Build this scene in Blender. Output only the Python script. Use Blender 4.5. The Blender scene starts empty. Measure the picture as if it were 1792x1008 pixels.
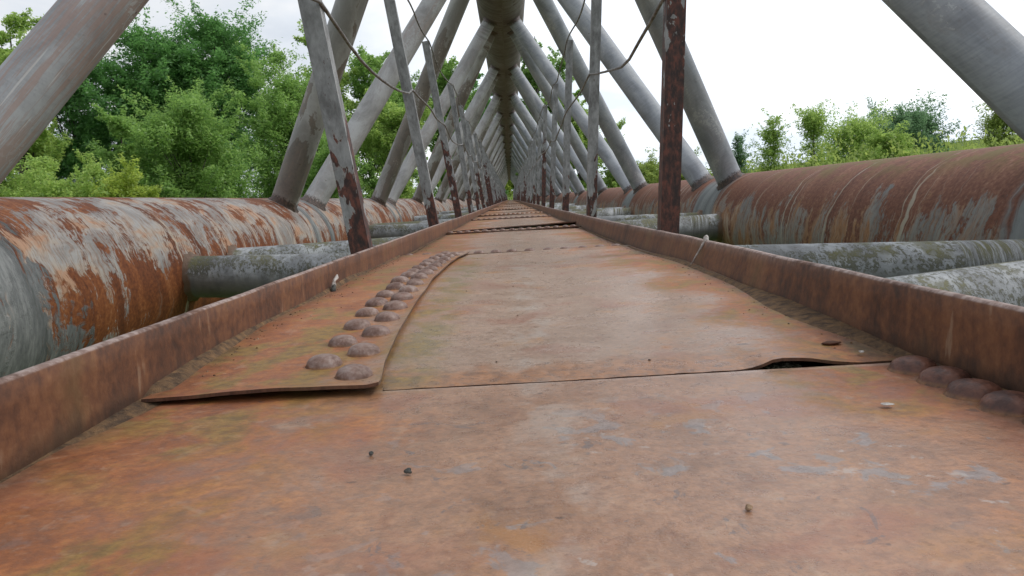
import bpy, math, random
import numpy as np
from mathutils import Vector, Matrix
random.seed(7); rng = np.random.default_rng(11)
R = math.radians
sc = bpy.context.scene
COL = sc.collection

# ------------------------------------------------------------------ camera
FPX, VPX, VPY, ROLL = 1350.0, 893.0, 348.0, 3.0
_a = Vector(((VPX-896)/FPX, -(VPY-504)/FPX, -1)).normalized()
_r = Vector((math.cos(R(ROLL)), math.sin(R(ROLL)), 0)); _r = (_r-_a*_r.dot(_a)).normalized()
_u = _r.cross(_a)
W2C = Matrix((_r, _a, _u))                      # rows: world x, y, z axes seen from the camera
cam = bpy.data.objects.new("camera", bpy.data.cameras.new("camera"))
cam.data.sensor_width = 36.0; cam.data.lens = 36.0*FPX/1792.0
cam.data.clip_start = 0.02; cam.data.clip_end = 3000
cam.matrix_world = W2C.to_4x4()
COL.objects.link(cam); sc.camera = cam
def ray(px, py):                                # slope (x/y, z/y) of the line of sight, used only for surveying positions
    d = W2C @ Vector(((px-896)/FPX, -(py-504)/FPX, -1)); return d.x/d.y, d.z/d.y

# ------------------------------------------------------------------ node helper
class NT:
    def __init__(s, tree): s.t = tree; s.n = tree.nodes; s.l = tree.links
    def new(s, typ, **kw):
        n = s.n.new(typ)
        for k, v in kw.items(): setattr(n, k, v)
        return n
    def put(s, sock, v):
        if v is None: return
        if isinstance(v, bpy.types.NodeSocket): s.l.new(v, sock)
        else:
            if hasattr(sock.default_value, '__len__') and not hasattr(v, '__len__'): v = (v,)*len(sock.default_value)
            if hasattr(v, '__len__') and len(v) == 3 and len(sock.default_value) == 4: v = (*v, 1)
            sock.default_value = v
    def m(s, op, a, b=None, c=None, clamp=False):
        n = s.new('ShaderNodeMath', operation=op, use_clamp=clamp)
        s.put(n.inputs[0], a); s.put(n.inputs[1], b)
        if c is not None: s.put(n.inputs[2], c)
        return n.outputs[0]
    def add(s, a, b): return s.m('ADD', a, b)
    def sub(s, a, b): return s.m('SUBTRACT', a, b)
    def mul(s, a, b): return s.m('MULTIPLY', a, b)
    def mx(s, a, b): return s.m('MAXIMUM', a, b)
    def ab(s, a): return s.m('ABSOLUTE', a)
    def inv(s, a): return s.m('SUBTRACT', 1.0, a)
    def ss(s, v, lo, hi, a=0.0, b=1.0):
        n = s.new('ShaderNodeMapRange', interpolation_type='SMOOTHSTEP')
        s.put(n.inputs['Value'], v); s.put(n.inputs['From Min'], lo); s.put(n.inputs['From Max'], hi)
        s.put(n.inputs['To Min'], a); s.put(n.inputs['To Max'], b); return n.outputs['Result']
    def band(s, v, c, w, f):                    # 1 near c, falling to 0 outside w with softness f
        return s.ss(s.ab(s.sub(v, c)), w, w+f, 1.0, 0.0)
    def xyz(s, v):
        n = s.new('ShaderNodeSeparateXYZ'); s.put(n.inputs[0], v); return n.outputs
    def comb(s, x, y, z):
        n = s.new('ShaderNodeCombineXYZ')
        for i, v in enumerate((x, y, z)): s.put(n.inputs[i], v)
        return n.outputs[0]
    def scale(s, v, k):
        n = s.new('ShaderNodeVectorMath', operation='MULTIPLY'); s.put(n.inputs[0], v); s.put(n.inputs[1], k); return n.outputs[0]
    def vadd(s, v, k):
        n = s.new('ShaderNodeVectorMath', operation='ADD'); s.put(n.inputs[0], v); s.put(n.inputs[1], k); return n.outputs[0]
    def noise(s, v, sc=1.0, d=4.0, r=0.55, dist=0.0):
        n = s.new('ShaderNodeTexNoise'); s.put(n.inputs['Vector'], v)
        n.inputs['Scale'].default_value = sc; n.inputs['Detail'].default_value = d
        n.inputs['Roughness'].default_value = r; n.inputs['Distortion'].default_value = dist
        return n.outputs['Fac']
    def voro(s, v, sc=1.0):
        n = s.new('ShaderNodeTexVoronoi'); s.put(n.inputs['Vector'], v); n.inputs['Scale'].default_value = sc
        return n.outputs['Distance']
    def mix(s, f, a, b):
        n = s.new('ShaderNodeMix', data_type='RGBA'); s.put(n.inputs[0], f); s.put(n.inputs[6], a); s.put(n.inputs[7], b)
        return n.outputs[2]
    def ramp(s, v, stops):
        n = s.new('ShaderNodeValToRGB'); e = n.color_ramp.elements
        while len(e) < len(stops): e.new(0.5)
        for el, (p, c) in zip(e, stops): el.position = p; el.color = (*c, 1)
        s.put(n.inputs[0], v); return n.outputs[0]
    def bump(s, h, strength=0.5, dist=0.01, nrm=None):
        n = s.new('ShaderNodeBump'); n.inputs['Strength'].default_value = strength; n.inputs['Distance'].default_value = dist
        s.put(n.inputs['Height'], h)
        if nrm is not None: s.l.new(nrm, n.inputs['Normal'])
        return n.outputs[0]

def mat(name):
    m = bpy.data.materials.new(name); m.use_nodes = True
    t = NT(m.node_tree); b = t.n['Principled BSDF']
    return m, t, b

# ------------------------------------------------------------------ sky and sun
SUN_EL, SUN_AZ = 52.0, 72.0                      # azimuth clockwise from +Y: light from the right
world = bpy.data.worlds.new("World"); sc.world = world; world.use_nodes = True
w = NT(world.node_tree); bg = w.n['Background']
sky = w.new('ShaderNodeTexSky', sky_type='NISHITA'); sky.sun_disc = False
sky.sun_elevation = R(SUN_EL); sky.sun_rotation = R(SUN_AZ)
tc = w.new('ShaderNodeTexCoord').outputs['Generated']
c0 = w.xyz(tc)
zz = w.m('ADD', w.m('MAXIMUM', c0[2], 0.0), 0.22)
cv = w.comb(w.m('DIVIDE', c0[0], zz), w.m('DIVIDE', c0[1], zz), 3.0)
cn = w.noise(cv, 0.9, 6, 0.55, 0.3)
cn2 = w.noise(w.vadd(cv, (7, 3, 1)), 2.2, 5, 0.6)
base = w.ramp(w.m('ADD', w.m('MULTIPLY', cn, 0.7), w.m('MULTIPLY', cn2, 0.3)),
              [(0.40, (0.62, 0.68, 0.77)), (0.51, (0.78, 0.83, 0.90)), (0.63, (1.0, 1.0, 1.0))])
bright = w.ss(c0[0], -0.35, 0.12, 0.88, 1.34)     # the overcast is brighter on the sun's side
cl = w.scale(base, w.m('MULTIPLY', bright, 10.0))
gap = w.ss(w.noise(w.vadd(cv, (2, 9, 4)), 0.8, 4), 0.56, 0.75, 0.0, 0.35)
skyc = w.mix(gap, cl, w.scale(sky.outputs[0], 1.0))
w.l.new(skyc, bg.inputs['Color']); bg.inputs['Strength'].default_value = 0.1
sun = bpy.data.objects.new("sun", bpy.data.lights.new("sun", 'SUN'))
sun.data.energy = 1.5; sun.data.angle = R(22); sun.data.color = (1.0, 0.96, 0.9)
sd = Vector((math.sin(R(SUN_AZ))*math.cos(R(SUN_EL)), math.cos(R(SUN_AZ))*math.cos(R(SUN_EL)), math.sin(R(SUN_EL))))
sun.rotation_euler = sd.to_track_quat('Z', 'Y').to_euler(); COL.objects.link(sun)
sc.view_settings.view_transform = 'Standard'; sc.view_settings.look = 'None'
sc.view_settings.exposure = 0.15; sc.view_settings.gamma = 1.0

# ------------------------------------------------------------------ mesh helpers
def build(name, V, Fc, m, parent=None, uv=None, smooth=True):
    me = bpy.data.meshes.new(name)
    V = np.asarray(V, dtype=np.float32)
    me.from_pydata(V.tolist(), [], [tuple(int(i) for i in f) for f in Fc])
    if uv is not None:
        uvl = me.uv_layers.new(name='UVMap')
        li = np.empty(len(me.loops), dtype=np.int32); me.loops.foreach_get('vertex_index', li)
        uvl.data.foreach_set('uv', np.asarray(uv, dtype=np.float32)[li].ravel())
    if smooth: me.polygons.foreach_set('use_smooth', np.ones(len(me.polygons), dtype=bool))
    me.materials.append(m); me.update()
    o = bpy.data.objects.new(name, me); COL.objects.link(o)
    if parent: o.parent = parent
    return o
def thing(name, label, cat, loc=(0, 0, 0), group=None):
    o = bpy.data.objects.new(name, None); COL.objects.link(o); o.location = loc; o.empty_display_size = 0.1
    return tag(o, label, cat, group)
def tag(o, label, cat, group=None):
    o['label'] = label; o['category'] = cat
    if group: o['group'] = group
    return o
def gridfaces(n, m, off=0, flip=False):         # n rows, m columns
    f = []
    for i in range(n-1):
        for j in range(m-1):
            a = off+i*m+j; q = (a, a+1, a+m+1, a+m)
            f.append(q[::-1] if flip else q)
    return f
def tube_path(pts, rad, seg=8):                 # verts, faces of a round bar along a polyline
    V, Fc = [], []
    P = [Vector(p) for p in pts]; n = len(P)
    rad = rad if hasattr(rad, '__len__') else [rad]*n
    up = Vector((0, 0, 1)); e1 = None
    for i in range(n):
        d = (P[min(i+1, n-1)]-P[max(i-1, 0)]).normalized()
        if e1 is None: e1 = d.cross(up if abs(d.z) < .9 else Vector((1, 0, 0))).normalized()
        e1 = (e1-d*e1.dot(d)).normalized(); e2 = d.cross(e1)
        for k in range(seg):
            an = 2*math.pi*k/seg; V.append(P[i]+(e1*math.cos(an)+e2*math.sin(an))*rad[i])
    for i in range(n-1):
        for k in range(seg):
            a = i*seg+k; b = i*seg+(k+1) % seg; Fc.append((a, b, b+seg, a+seg))
    Fc.append(tuple(range(seg))[::-1]); Fc.append(tuple(range((n-1)*seg, n*seg)))
    return V, Fc
def merge(parts):
    V, Fc = [], []
    for v, f in parts:
        o = len(V); V += [tuple(p) for p in v]; Fc += [tuple(i+o for i in q) for q in f]
    return V, Fc
class Wob:                                       # cheap smooth 1-D / 2-D wobble
    def __init__(s, seed):
        g = np.random.default_rng(seed); s.k = g.uniform(-1, 1, (10, 2)); s.p = g.uniform(0, 6.28, 10); s.a = g.uniform(.4, 1, 10)
    def __call__(s, x, y=0.0, f=1.0):
        return sum(a*math.sin(f*(kx*x+ky*y)*3+p) for (kx, ky), p, a in zip(s.k, s.p, s.a))/4.0

# ------------------------------------------------------------------ dimensions (metres, camera at the origin)
BX = 0.012                                       # bridge axis
PX, PZ, PR = 2.083, -0.313, 0.427                # lower pipes
CZ, CR = 3.30, 0.405                             # upper pipe
S = 4.55; FOOT0 = 6.85-2*S; NODE0 = FOOT0+S/2
Y0, Y1 = -3.0, 121.0
TR = 0.108                                       # radius of diagonals and braces
DZ, FTZ = -0.180, -0.110                         # deck, top of edge plates
XL, XRb, XRt = -0.368, 0.372, 0.405

# ------------------------------------------------------------------ materials
def m_pipe(name, kind):
    m, t, b = mat(name)
    uv = t.new('ShaderNodeUVMap', uv_map='UVMap').outputs[0]
    q = t.xyz(uv); s_, l_ = q[0], q[1]           # s: arc from crown towards walkway, l: length
    wob = t.mul(t.sub(t.noise(t.comb(l_, s_, 0), 3.0, 3), 0.5), 0.25)
    lw = t.add(l_, wob)
    blotch = t.noise(t.comb(t.mul(lw, 2.1), t.mul(s_, 2.8), 1.3), 1.0, 8, .66, .5)
    streak = t.noise(t.comb(t.mul(lw, 13), t.mul(s_, 1.1), 4.0), 1.0, 6, 0.6, 0.2)
    fine = t.noise(t.comb(t.mul(l_, 60), t.mul(s_, 16), 2.0), 1.0, 5, 0.65)
    grain = t.noise(t.comb(t.mul(l_, 55), t.mul(s_, 55), 6.0), 1.0, 5, 0.6)
    crisp0 = t.noise(t.comb(t.mul(lw, 70), t.mul(s_, 10), 6.7), 1.0, 6, .75, .3)
    flake = t.voro(t.comb(t.mul(lw, 26), t.mul(s_, 11), 0), 1.0)
    foot = t.m('MODULO', t.add(l_, -FOOT0+40*S-0.0), S)   # distance past each joint
    nearfoot = t.ab(t.sub(foot, S/2))            # S/2 at joints
    if kind == 'left':
        rust = t.ramp(t.add(t.mul(grain, .45), t.mul(streak, .55)), [(.34, (.085, .027, .011)), (.47, (.165, .050, .017)), (.56, (.26, .085, .026)), (.68, (.36, .16, .07))])
        pale = t.ramp(t.noise(t.comb(t.mul(lw, 3), t.mul(s_, 4), 7), 1.0, 5, .6, .5), [(.42, (.27, .262, .25)), (.51, (.38, .36, .335)), (.57, (.42, .36, .30)), (.62, (.47, .28, .18))])
        pale = t.mix(t.ss(crisp0, .42, .68, .0, .85), pale, t.ramp(grain, [(.4, (.17, .075, .035)), (.6, (.30, .16, .09))]))
        hair = t.noise(t.comb(t.mul(lw, 95), t.mul(s_, 7), 3.3), 1.0, 4, .7, .2)
        crisp = t.noise(t.comb(t.mul(l_, 38), t.mul(s_, 30), 8.1), 1.0, 6, .72, .5)
        patch = t.add(t.add(t.mul(blotch, .52), t.mul(streak, .26)), t.add(t.mul(hair, .16), t.mul(crisp, .16)))
        patch = t.add(patch, t.mul(t.band(s_, 0.30, 0.17, 0.22), .06))        # paint survives best on the shoulder
        patch = t.add(patch, t.mul(t.ss(s_, 0.10, -0.05), -.12))
        pm = t.ss(patch, .574, .606)
        drip = t.ss(t.add(t.noise(t.comb(t.mul(lw, 26), t.mul(s_, .7), 9), 1.0, 3, .5), t.mul(t.sub(crisp0, .5), .22)), .60, .68)
        drip = t.mul(drip, t.ss(t.noise(t.comb(t.mul(l_, 1.1), 3, 5), 1.0, 2), .46, .58))
        dripc = (.50, .43, .34)
        grey = t.ramp(t.add(t.mul(streak, .6), t.mul(fine, .4)), [(.38, (.085, .09, .088)), (.5, (.165, .17, .168)), (.60, (.26, .262, .255))])
        neargrey = t.ss(t.add(t.add(l_, t.mul(t.sub(blotch, .5), 2.2)), t.add(t.mul(t.sub(streak, .5), 1.0), t.mul(s_, -.75))), 2.20, 2.29, 1.0, 0.0)
        neargrey = t.mul(neargrey, t.ss(t.add(t.mul(blotch, .45), t.mul(crisp0, .55)), .42, .46))
        bandw = t.ss(t.add(nearfoot, t.mul(t.sub(streak, .5), .16)), S/2-.36, S/2-.33)
        band2 = t.mul(bandw, t.ss(t.add(nearfoot, t.mul(t.sub(streak, .5), .16)), S/2-.16, S/2-.19))
        greym = t.mx(neargrey, t.mul(band2, t.ss(t.add(t.mul(s_, 1.0), t.mul(fine, .3)), .24, .34)))
    else:
        rust = t.ramp(t.add(t.mul(grain, .6), t.mul(streak, .4)), [(.34, (.095, .039, .026)), (.48, (.165, .068, .042)), (.58, (.225, .100, .060)), (.70, (.32, .20, .13))])
        pale = t.ramp(t.noise(t.comb(t.mul(lw, 4), t.mul(s_, 2), 7), 1.0, 5, .6, .5), [(.38, (.17, .175, .17)), (.5, (.24, .23, .21)), (.60, (.30, .15, .07)), (.72, (.42, .36, .28))])
        crisp = t.noise(t.comb(t.mul(l_, 42), t.mul(s_, 22), 8.1), 1.0, 6, .75, .5)
        pale = t.mix(t.ss(crisp0, .42, .66, .0, .9), pale, t.ramp(grain, [(.4, (.13, .055, .030)), (.6, (.26, .13, .065))]))
        patch = t.add(t.add(t.mul(blotch, .26), t.mul(streak, .40)), t.add(t.mul(crisp, .24), t.mul(fine, .16)))
        patch = t.add(patch, t.mul(t.mul(t.ss(crisp, .52, .66), t.ss(s_, .30, .02)), .05))
        low = t.ss(t.add(s_, t.mul(t.sub(blotch, .5), .5)), .26, .62)
        patch = t.add(patch, t.mul(low, .175)); patch = t.sub(patch, .055)
        pm = t.ss(patch, .597, .622)
        drip = t.ss(t.noise(t.comb(t.mul(lw, 30), t.mul(s_, .6), 9), 1.0, 3, .5), .58, .65)
        drip = t.mul(drip, t.ss(t.noise(t.comb(t.mul(l_, 1.3), 3, 5), 1.0, 2), .45, .60)); dripc = (.42, .38, .30)
        grey = t.ramp(streak, [(.3, (.12, .13, .13)), (.6, (.22, .23, .225))])
        gb = t.ss(t.add(nearfoot, t.mul(t.sub(streak, .5), .5)), S/2-.42, S/2-.30)
        greym = t.mul(gb, t.ss(t.add(s_, t.mul(streak, .3)), .28, .44))
    speck = t.ss(flake, .10, .05)
    c = t.mix(pm, rust, pale)
    scr = t.mul(t.ss(t.noise(t.comb(t.mul(lw, 150), t.mul(s_, 5), 12), 1.0, 4, .65), .60, .70), .45)
    c = t.mix(scr, c, (.11, .045, .022))
    c = t.mix(t.mul(drip, .75), c, dripc)
    c = t.mix(greym, c, grey)
    c = t.mix(t.mul(t.mul(speck, t.ss(grain, .5, .6)), .7), c, (.045, .022, .014))
    if kind == 'right':
        mn = t.noise(t.comb(t.mul(l_, 5), t.mul(s_, 7), 1), 1.0, 6, .65)
        mo = t.mul(t.ss(mn, .46, .56), t.ss(s_, .38, .12)); mo = t.mul(mo, t.ss(l_, 6.5, 4.6))
        c = t.mix(t.mul(mo, .8), c, (.135, .11, .028))
    t.put(b.inputs['Base Color'], c)
    t.put(b.inputs['Roughness'], t.add(.68, t.mul(fine, .2))); b.inputs['Specular IOR Level'].default_value = .3
    h = t.add(t.add(t.mul(pm, .55), t.mul(greym, .6)), t.add(t.mul(grain, .35), t.mul(streak, .25)))
    t.put(b.inputs['Normal'], t.bump(h, .55, .006))
    return m
M_PL = m_pipe('rust_peeling_paint', 'left'); M_PR = m_pipe('purple_rust_paint', 'right')

def m_chord():
    m, t, b = mat('chord_grey_brown')
    q = t.xyz(t.new('ShaderNodeUVMap', uv_map='UVMap').outputs[0]); s_, l_ = q[0], q[1]
    st = t.noise(t.comb(t.mul(l_, 9), t.mul(s_, 1.6), 0), 1.0, 6, .6, .3)
    bl = t.noise(t.comb(t.mul(l_, .9), t.mul(s_, 1.6), 3), 1.0, 5, .6, .5)
    fl = t.noise(t.comb(t.mul(l_, 14), t.mul(s_, 9), 5), 1.0, 4, .6)
    c = t.ramp(t.add(t.mul(st, .5), t.mul(bl, .5)), [(.36, (.075, .052, .042)), (.48, (.145, .118, .102)), (.62, (.225, .21, .20))])
    c = t.mix(t.mul(t.ss(fl, .58, .63), t.ss(bl, .45, .55)), c, (.075, .035, .022))
    t.put(b.inputs['Base Color'], c); b.inputs['Roughness'].default_value = .75
    t.put(b.inputs['Normal'], t.bump(t.add(st, fl), .35, .006)); return m
M_CH = m_chord()

def m_tube():                                     # object colour: r = rusty stain, g = blotchy dirt, b = coolness of the paint
    m, t, b = mat('grey_tube_paint')
    oi = t.new('ShaderNodeObjectInfo'); oc = t.xyz(oi.outputs['Color']); rn = oi.outputs['Random']
    q = t.xyz(t.new('ShaderNodeUVMap', uv_map='UVMap').outputs[0]); s_, l_ = q[0], q[1]
    seed = t.mul(rn, 37.0)
    long = t.noise(t.comb(t.mul(s_, 78), t.mul(l_, 3.0), seed), 1.0, 7, .70, .12)
    blot = t.noise(t.comb(t.mul(s_, 5), t.mul(l_, 2.4), seed), 1.0, 7, .62, .6)
    big = t.noise(t.comb(t.mul(s_, 3), t.mul(l_, .8), t.add(seed, 5)), 1.0, 4, .55, .3)
    fine = t.noise(t.comb(t.mul(s_, 60), t.mul(l_, 50), seed), 1.0, 5, .6)
    brush = t.noise(t.comb(t.mul(s_, 9), t.mul(l_, 140), seed), 1.0, 2, .5)
    warm = t.ramp(blot, [(.38, (.25, .238, .225)), (.5, (.345, .333, .318)), (.60, (.42, .412, .40))])  # warm grey of the left tubes, lightened for the sky light on them
    cool = t.ramp(t.add(t.mul(blot, .8), t.mul(brush, .2)), [(.40, (.195, .208, .232)), (.5, (.275, .292, .32)), (.60, (.35, .368, .395))])
    c = t.mix(oc[2], warm, cool)
    c = t.mix(t.mul(t.ss(fine, .52, .75), .25), c, (.14, .13, .125))
    dk = t.mul(t.ss(t.add(t.add(t.mul(blot, .45), t.mul(big, .55)), t.mul(t.mul(oc[1], t.ss(l_, 3.2, .2)), .10)), .535, .55), oc[1])
    c = t.mix(t.mul(dk, .85), c, t.ramp(t.add(t.mul(fine, .5), t.mul(blot, .5)), [(.38, (.095, .080, .072)), (.5, (.14, .112, .092)), (.62, (.185, .125, .085))]))
    rs = t.mul(t.ss(t.add(t.add(t.mul(long, .75), t.mul(big, .40)), t.mul(oc[0], .14)), .66, .73), oc[0])
    c = t.mix(t.mul(rs, .62), c, t.ramp(long, [(.4, (.26, .135, .095)), (.6, (.34, .21, .165))]))
    scr = t.mul(t.ss(t.noise(t.comb(t.mul(s_, 90), t.mul(l_, 2.6), seed), 1.0, 3, .5), .64, .70), t.mx(oc[0], .15))
    c = t.mix(t.mul(scr, .55), c, (.60, .57, .54))
    chip = t.mul(t.ss(t.add(t.mul(blot, .62), t.mul(fine, .38)), .575, .588), t.ss(big, .46, .54))
    c = t.mix(t.mul(chip, .55), c, (.46, .465, .465))
    pit = t.ss(t.voro(t.comb(t.mul(s_, 13), t.mul(l_, 13), seed), 1.0), .10, .05)
    c = t.mix(t.mul(t.mul(pit, t.ss(big, .42, .6)), .75), c, (.07, .04, .03))
    fz = t.add(l_, t.mul(t.sub(fine, .5), .10))
    weld = t.mul(t.ss(fz, .085, .045), t.ss(t.add(l_, t.mul(blot, .1)), 0.0, .03, .85, 1.0))
    c = t.mix(t.mul(weld, .85), c, t.ramp(fine, [(.4, (.035, .022, .017)), (.62, (.11, .055, .035))]))
    t.put(b.inputs['Base Color'], c); t.put(b.inputs['Roughness'], t.ss(blot, .3, .7, .5, .72)); b.inputs['Specular IOR Level'].default_value = .4
    h = t.add(t.add(t.mul(chip, .5), t.mul(brush, t.mul(oc[2], .18))), t.add(t.mul(fine, .25), t.mul(weld, t.mul(fine, 3.0))))
    t.put(b.inputs['Normal'], t.bump(h, .45, .004)); return m
M_TU = m_tube()

def m_brace():
    m, t, b = mat('mossy_brace_paint')
    oi = t.new('ShaderNodeObjectInfo'); seed = t.mul(oi.outputs['Random'], 37.0)
    q = t.xyz(t.new('ShaderNodeUVMap', uv_map='UVMap').outputs[0]); s_, l_ = q[0], q[1]
    nz = t.xyz(t.new('ShaderNodeNewGeometry').outputs['Normal'])[2]
    n1 = t.noise(t.comb(t.mul(s_, 52), t.mul(l_, 62), seed), 1.0, 6, .80, .3)
    n2 = t.noise(t.comb(t.mul(s_, 4), t.mul(l_, 3), seed), 1.0, 4, .55)
    n3 = t.noise(t.comb(t.mul(s_, 6), t.mul(l_, 7), t.add(seed, 4)), 1.0, 6, .65)
    c = t.ramp(n3, [(.38, (.17, .173, .175)), (.5, (.265, .275, .282)), (.62, (.39, .40, .405))])
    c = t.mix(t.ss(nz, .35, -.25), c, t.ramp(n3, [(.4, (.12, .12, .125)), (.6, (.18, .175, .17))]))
    li = t.mul(t.ss(t.add(t.mul(n1, .74), t.mul(n2, .42)), .575, .605), t.ss(nz, -.15, .35))
    c = t.mix(t.mul(li, .9), c, t.ramp(n1, [(.45, (.055, .055, .038)), (.62, (.095, .092, .055))]))
    mo = t.mul(t.ss(t.add(t.mul(n2, .65), t.mul(n3, .45)), .545, .60), t.ss(nz, .35, .8))
    c = t.mix(t.mul(mo, .75), c, t.ramp(n1, [(.42, (.06, .058, .022)), (.58, (.135, .125, .04))]))
    ring = t.ss(t.add(l_, t.mul(t.sub(n3, .5), .1)), .05, .02)
    c = t.mix(ring, c, (.16, .10, .065))
    t.put(b.inputs['Base Color'], c); b.inputs['Roughness'].default_value = .72
    t.put(b.inputs['Normal'], t.bump(t.add(n1, t.mul(li, .8)), .5, .006)); return m
M_BR = m_brace()

def m_post():                                     # object colour r = how far the rust has climbed
    m, t, b = mat('peeled_post_paint')
    oi = t.new('ShaderNodeObjectInfo'); rr = t.xyz(oi.outputs['Color'])[0]; seed = t.mul(oi.outputs['Random'], 50.0)
    p = t.new('ShaderNodeTexCoord').outputs['Object']; q = t.xyz(p)
    v = t.comb(t.add(t.mul(q[0], 20), seed), t.mul(q[1], 20), t.mul(q[2], 9))
    n1 = t.noise(v, 1.0, 6, .6, .4); n2 = t.noise(v, 3.2, 5, .65); n3 = t.noise(v, .45, 3, .5)
    pa = t.ramp(t.add(t.mul(n1, .6), t.mul(n2, .4)), [(.40, (.13, .129, .125)), (.5, (.215, .218, .215)), (.60, (.30, .305, .30))])
    ru = t.ramp(n2, [(.40, (.024, .012, .010)), (.5, (.058, .023, .016)), (.60, (.135, .042, .026))])
    lev = t.add(t.add(q[2], t.mul(t.sub(n3, .5), .9)), t.mul(t.sub(n1, .5), t.add(.5, t.mul(rr, 3.3))))
    pm = t.ss(lev, rr, t.add(rr, .012))
    c = t.mix(pm, ru, pa)
    rim = t.mul(t.ss(lev, t.sub(rr, .012), rr), t.ss(lev, t.add(rr, .05), t.add(rr, .012)))
    c = t.mix(t.mul(rim, .35), c, (.34, .32, .29))
    spt = t.mul(t.ss(t.noise(v, 5.5, 4, .7), .60, .66), t.ss(n3, .40, .56)); c = t.mix(t.mul(spt, .8), c, (.07, .030, .020))
    t.put(b.inputs['Base Color'], c); b.inputs['Roughness'].default_value = .62
    t.put(b.inputs['Normal'], t.bump(t.add(pm, t.mul(n2, .5)), .5, .003)); return m
M_PO = m_post()

def m_wire():
    m, t, b = mat('wire_dull_grey')
    n = t.noise(t.new('ShaderNodeTexCoord').outputs['Object'], 30, 4, .6)
    t.put(b.inputs['Base Color'], t.ramp(n, [(.4, (.10, .085, .075)), (.6, (.24, .24, .235))])); b.inputs['Roughness'].default_value = .6; return m
M_WI = m_wire()

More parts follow.
